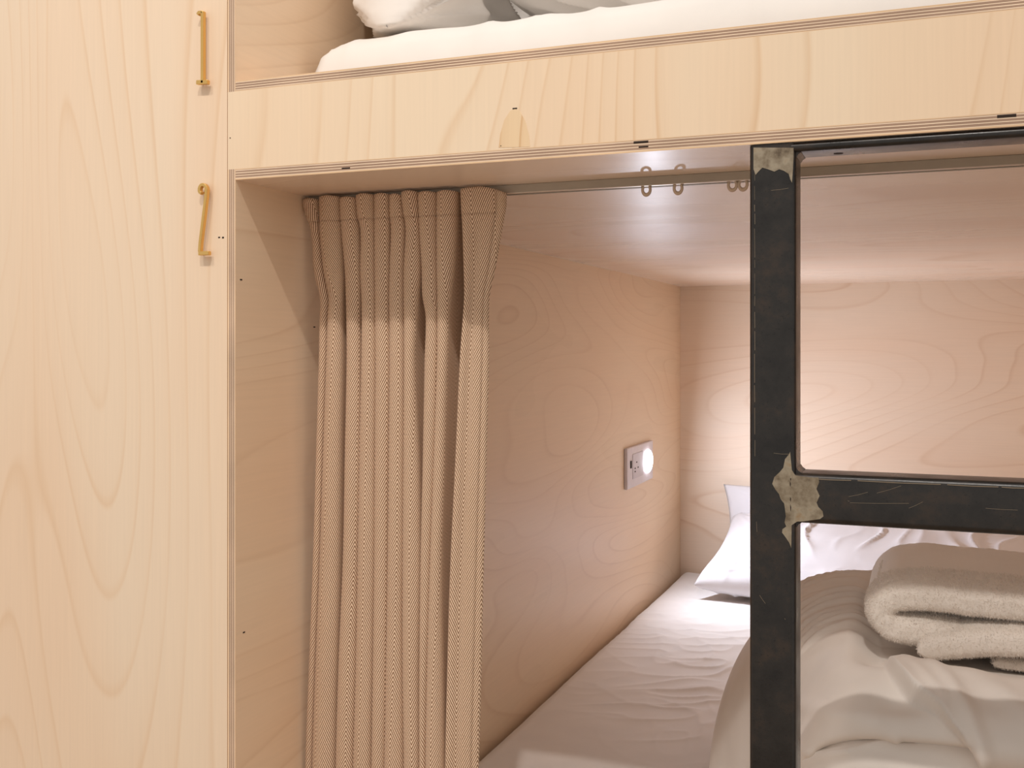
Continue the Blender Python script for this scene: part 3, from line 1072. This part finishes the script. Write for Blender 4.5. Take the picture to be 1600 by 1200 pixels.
# close right end, left end and underside
rim = [j * nxd + nxd - 1 for j in range(npf)]
F.append(tuple(rim))
F.append(tuple([j * nxd for j in range(npf)][::-1]))
duvet = mesh_obj('duvet', V, F, M_duv, None, origin=(-0.03, 0.62, CZ - 0.664), smooth=True)
tag(duvet, 'puffy ivory duvet bunched up on the lower bunk behind the ladder', 'duvet')

# ------------------------------------------------------------------ folded fleece blanket on the duvet
blanket = thing('folded_blanket', (0.1, 0.5, CZ - 0.362), 'folded cream fleece blanket lying on the duvet behind the ladder rung', 'blanket')


def sweep(path, thick, y0, y1, nseg, nring, seed, expo=3.2, tilt=0.0, amp=0.004, round_end=False):
    """soft slab: a path in (x,z) with a rounded flat section that runs from y0 to y1"""
    pth = resample(np.array(path), nseg)
    tg = np.gradient(pth, axis=0)
    tg /= np.linalg.norm(tg, axis=1)[:, None]
    nr = np.stack([-tg[:, 1], tg[:, 0]], -1)
    ph = np.linspace(0, 2 * math.pi, nring, endpoint=False)
    ca, sa = np.cos(ph), np.sin(ph)
    ey = np.sign(ca) * np.abs(ca) ** (2 / 7.0)
    et = np.sign(sa) * np.abs(sa) ** (2 / expo)
    out = np.zeros((nseg, nring, 3))
    ym, yh = (y0 + y1) / 2, (y1 - y0) / 2
    for i in range(nseg):
        endf = 1.0
        if round_end:
            dl = np.linalg.norm(np.diff(pth[i:], axis=0), axis=1).sum() if i < nseg - 1 else 0.0
            endf = max(0.06, math.sqrt(max(0, 1 - (1 - min(dl / (thick * 0.55), 1)) ** 2)))
        tk = thick / 2
        xx = pth[i, 0] + nr[i, 0] * et * tk * endf
        zz = pth[i, 1] + nr[i, 1] * et * tk * endf
        yy = ym + yh * ey
        out[i, :, 0], out[i, :, 1], out[i, :, 2] = xx, yy, zz
    o2 = out.reshape(-1, 3)
    # soft lumps
    dn = 0.6 * fbm(o2[:, 0] * 9, o2[:, 1] * 9, o2[:, 2] * 9 + seed, 2) * amp
    o2[:, 2] += dn * 1.3 + tilt * (o2[:, 1] - y0)
    o2[:, 1] += dn * 1.0 + 0.0016 * perlin(o2[:, 0] * 120, o2[:, 2] * 120, seed)
    o2[:, 2] += 0.0016 * perlin(o2[:, 0] * 110, o2[:, 1] * 110, o2[:, 2] * 110)
    Fs = []
    for i in range(nseg - 1):
        for j in range(nring):
            a, b2 = i * nring + j, i * nring + (j + 1) % nring
            Fs.append((a, b2, b2 + nring, a + nring))
    Fs.append(tuple(range(nring))[::-1])
    Fs.append(tuple((nseg - 1) * nring + j for j in range(nring)))
    return o2, Fs


zc0 = CZ
RX = XR - 0.012
hair = [(RX, zc0 - 0.302), (0.15, zc0 - 0.301), (0.05, zc0 - 0.299), (-0.02, zc0 - 0.299), (-0.048, zc0 - 0.306), (-0.058, zc0 - 0.321), (-0.048, zc0 - 0.336), (-0.02, zc0 - 0.341), (0.004, zc0 - 0.342), (0.03, zc0 - 0.344)]
fl_meshes = []
for nm_, path, th_, ya, yb_, sd_ in (('outer_fold', hair, 0.0385, 0.392, 0.600, 1.0),
                                     ('inner_fold', [(RX, zc0 - 0.339), (0.12, zc0 - 0.339), (0.06, zc0 - 0.342), (0.015, zc0 - 0.350), (-0.016, zc0 - 0.358)], 0.037, 0.378, 0.590, 2.0),
                                     ('bottom_layer', [(RX, zc0 - 0.369), (0.14, zc0 - 0.369), (0.065, zc0 - 0.367)], 0.016, 0.396, 0.585, 3.0)):
    path = [(x_ * 0.977, CZ + (z_ - CZ) * 0.977) for x_, z_ in path]
    ya, yb_ = ya - 0.030, yb_ - 0.02
    V, F = sweep(path, th_ * 0.977, ya, yb_, 150 if nm_ == 'outer_fold' else 90, 110, sd_, tilt=0.06 if nm_ != 'bottom_layer' else 0.03, round_end=nm_ != 'outer_fold')
    o = mesh_obj(nm_, V, F, M_fle, blanket, smooth=True)
    fl_meshes.append((V, F, o))

# short pile on the fleece, one strand mesh for each layer
for V, F, o in fl_meshes:
    quads = np.array([f for f in F if len(f) == 4])
    A, B, C, D = (V[quads[:, i]] for i in range(4))
    nr_ = np.cross(C - A, D - B)
    ar = np.linalg.norm(nr_, axis=1) / 2
    nr_ /= np.maximum(1e-12, np.linalg.norm(nr_, axis=1))[:, None]
    cen = (A + B + C + D) / 4
    mid = V.mean(0)
    if np.mean(np.sum(nr_ * (cen - mid), 1)) < 0:
        nr_ = -nr_
    okm = (cen[:, 1] < 0.47)
    cnt = int(26000 * ar[okm].sum() / 0.06)
    cnt = min(cnt, 30000)
    pick = rng.choice(np.where(okm)[0], cnt, p=ar[okm] / ar[okm].sum())
    a_, b_ = rng.random((2, cnt, 1))
    pos = (A[pick] * (1 - a_) + B[pick] * a_) * (1 - b_) + (D[pick] * (1 - a_) + C[pick] * a_) * b_
    nn = nr_[pick] + rng.normal(0, 0.55, (cnt, 3))
    nn /= np.linalg.norm(nn, axis=1)[:, None]
    sd2 = np.cross(nn, rng.normal(size=(cnt, 3)))
    sd2 /= np.linalg.norm(sd2, axis=1)[:, None]
    ln = rng.uniform(0.0016, 0.0036, (cnt, 1))
    W = np.stack([pos - sd2 * 0.0003, pos + sd2 * 0.0003, pos + nn * ln], 1).reshape(-1, 3)
    Ff = np.arange(cnt * 3).reshape(-1, 3)
    fz = mesh_obj('fleece_pile', W, Ff, M_fle, o)
    fz['kind'] = 'stuff'

# ------------------------------------------------------------------ socket plate with reading lamp
M_plate = plain('white_plastic', (226, 216, 220), 0.35)
M_plate2 = plain('white_plastic_module', (214, 204, 210), 0.4)
plate = thing('socket_plate', (XL, 1.69, CZ - 0.348), 'white socket plate with a round glowing reading lamp on the side panel', 'socket plate')
zb, zt = CZ - 0.3480, CZ - 0.2470
ya, yb_ = 1.557, 1.812
pb = add_bevel(mesh_obj('plate', *boxes([(XL + 0.0002, XL + 0.009, ya, yb_, zb, zt)]), M_plate, plate), 0.0025, 3)
mo = add_bevel(mesh_obj('socket_module', *boxes([(XL + 0.0085, XL + 0.0102, 1.604, 1.705, zb + 0.021, zt - 0.018)]), M_plate2, plate), 0.0008, 1)
for (yy, zz) in ((1.625, 0.046), (1.625, 0.038), (1.653, 0.046), (1.640, 0.060)):
    mesh_obj('socket_hole', *boxes([(XL + 0.0100, XL + 0.0104, yy - 0.0045, yy + 0.0045, zb + zz - 0.0018, zb + zz + 0.0018)]), M_void, mo)
mesh_obj('slide_switch', *boxes([(XL + 0.0088, XL + 0.0106, 1.583, 1.593, zb + 0.050, zb + 0.068)]), M_void, plate)
# round lens
cy_, cz_ = 1.752, CZ - 0.2965
V, F = [], []
nr, ns = 10, 32
for i in range(nr + 1):
    a = math.pi / 2 * i / nr
    for j in range(ns):
        t = 2 * math.pi * j / ns
        V.append((XL + 0.009 + 0.010 * math.sin(a) ** 0.7, cy_ + 0.040 * math.cos(a) * math.cos(t), cz_ + 0.0305 * math.cos(a) * math.sin(t)))
F = grid_faces(ns, nr + 1, True)
mesh_obj('lamp_lens', V, F, emitter('cool_white_lens', (0.86, 0.89, 1.0), 7), plate, smooth=True)

al = bpy.data.lights.new('reading_lamp_light', 'AREA')
al.shape = 'ELLIPSE'
al.size, al.size_y = 0.050, 0.066
al.energy = 4.8
al.color = (0.77, 0.85, 1.0)
ao = bpy.data.objects.new('reading_lamp_light', al)
COL.objects.link(ao)
ao.location = (XL + 0.0215, cy_, cz_)
ao.rotation_euler = (0, math.radians(-85), 0)
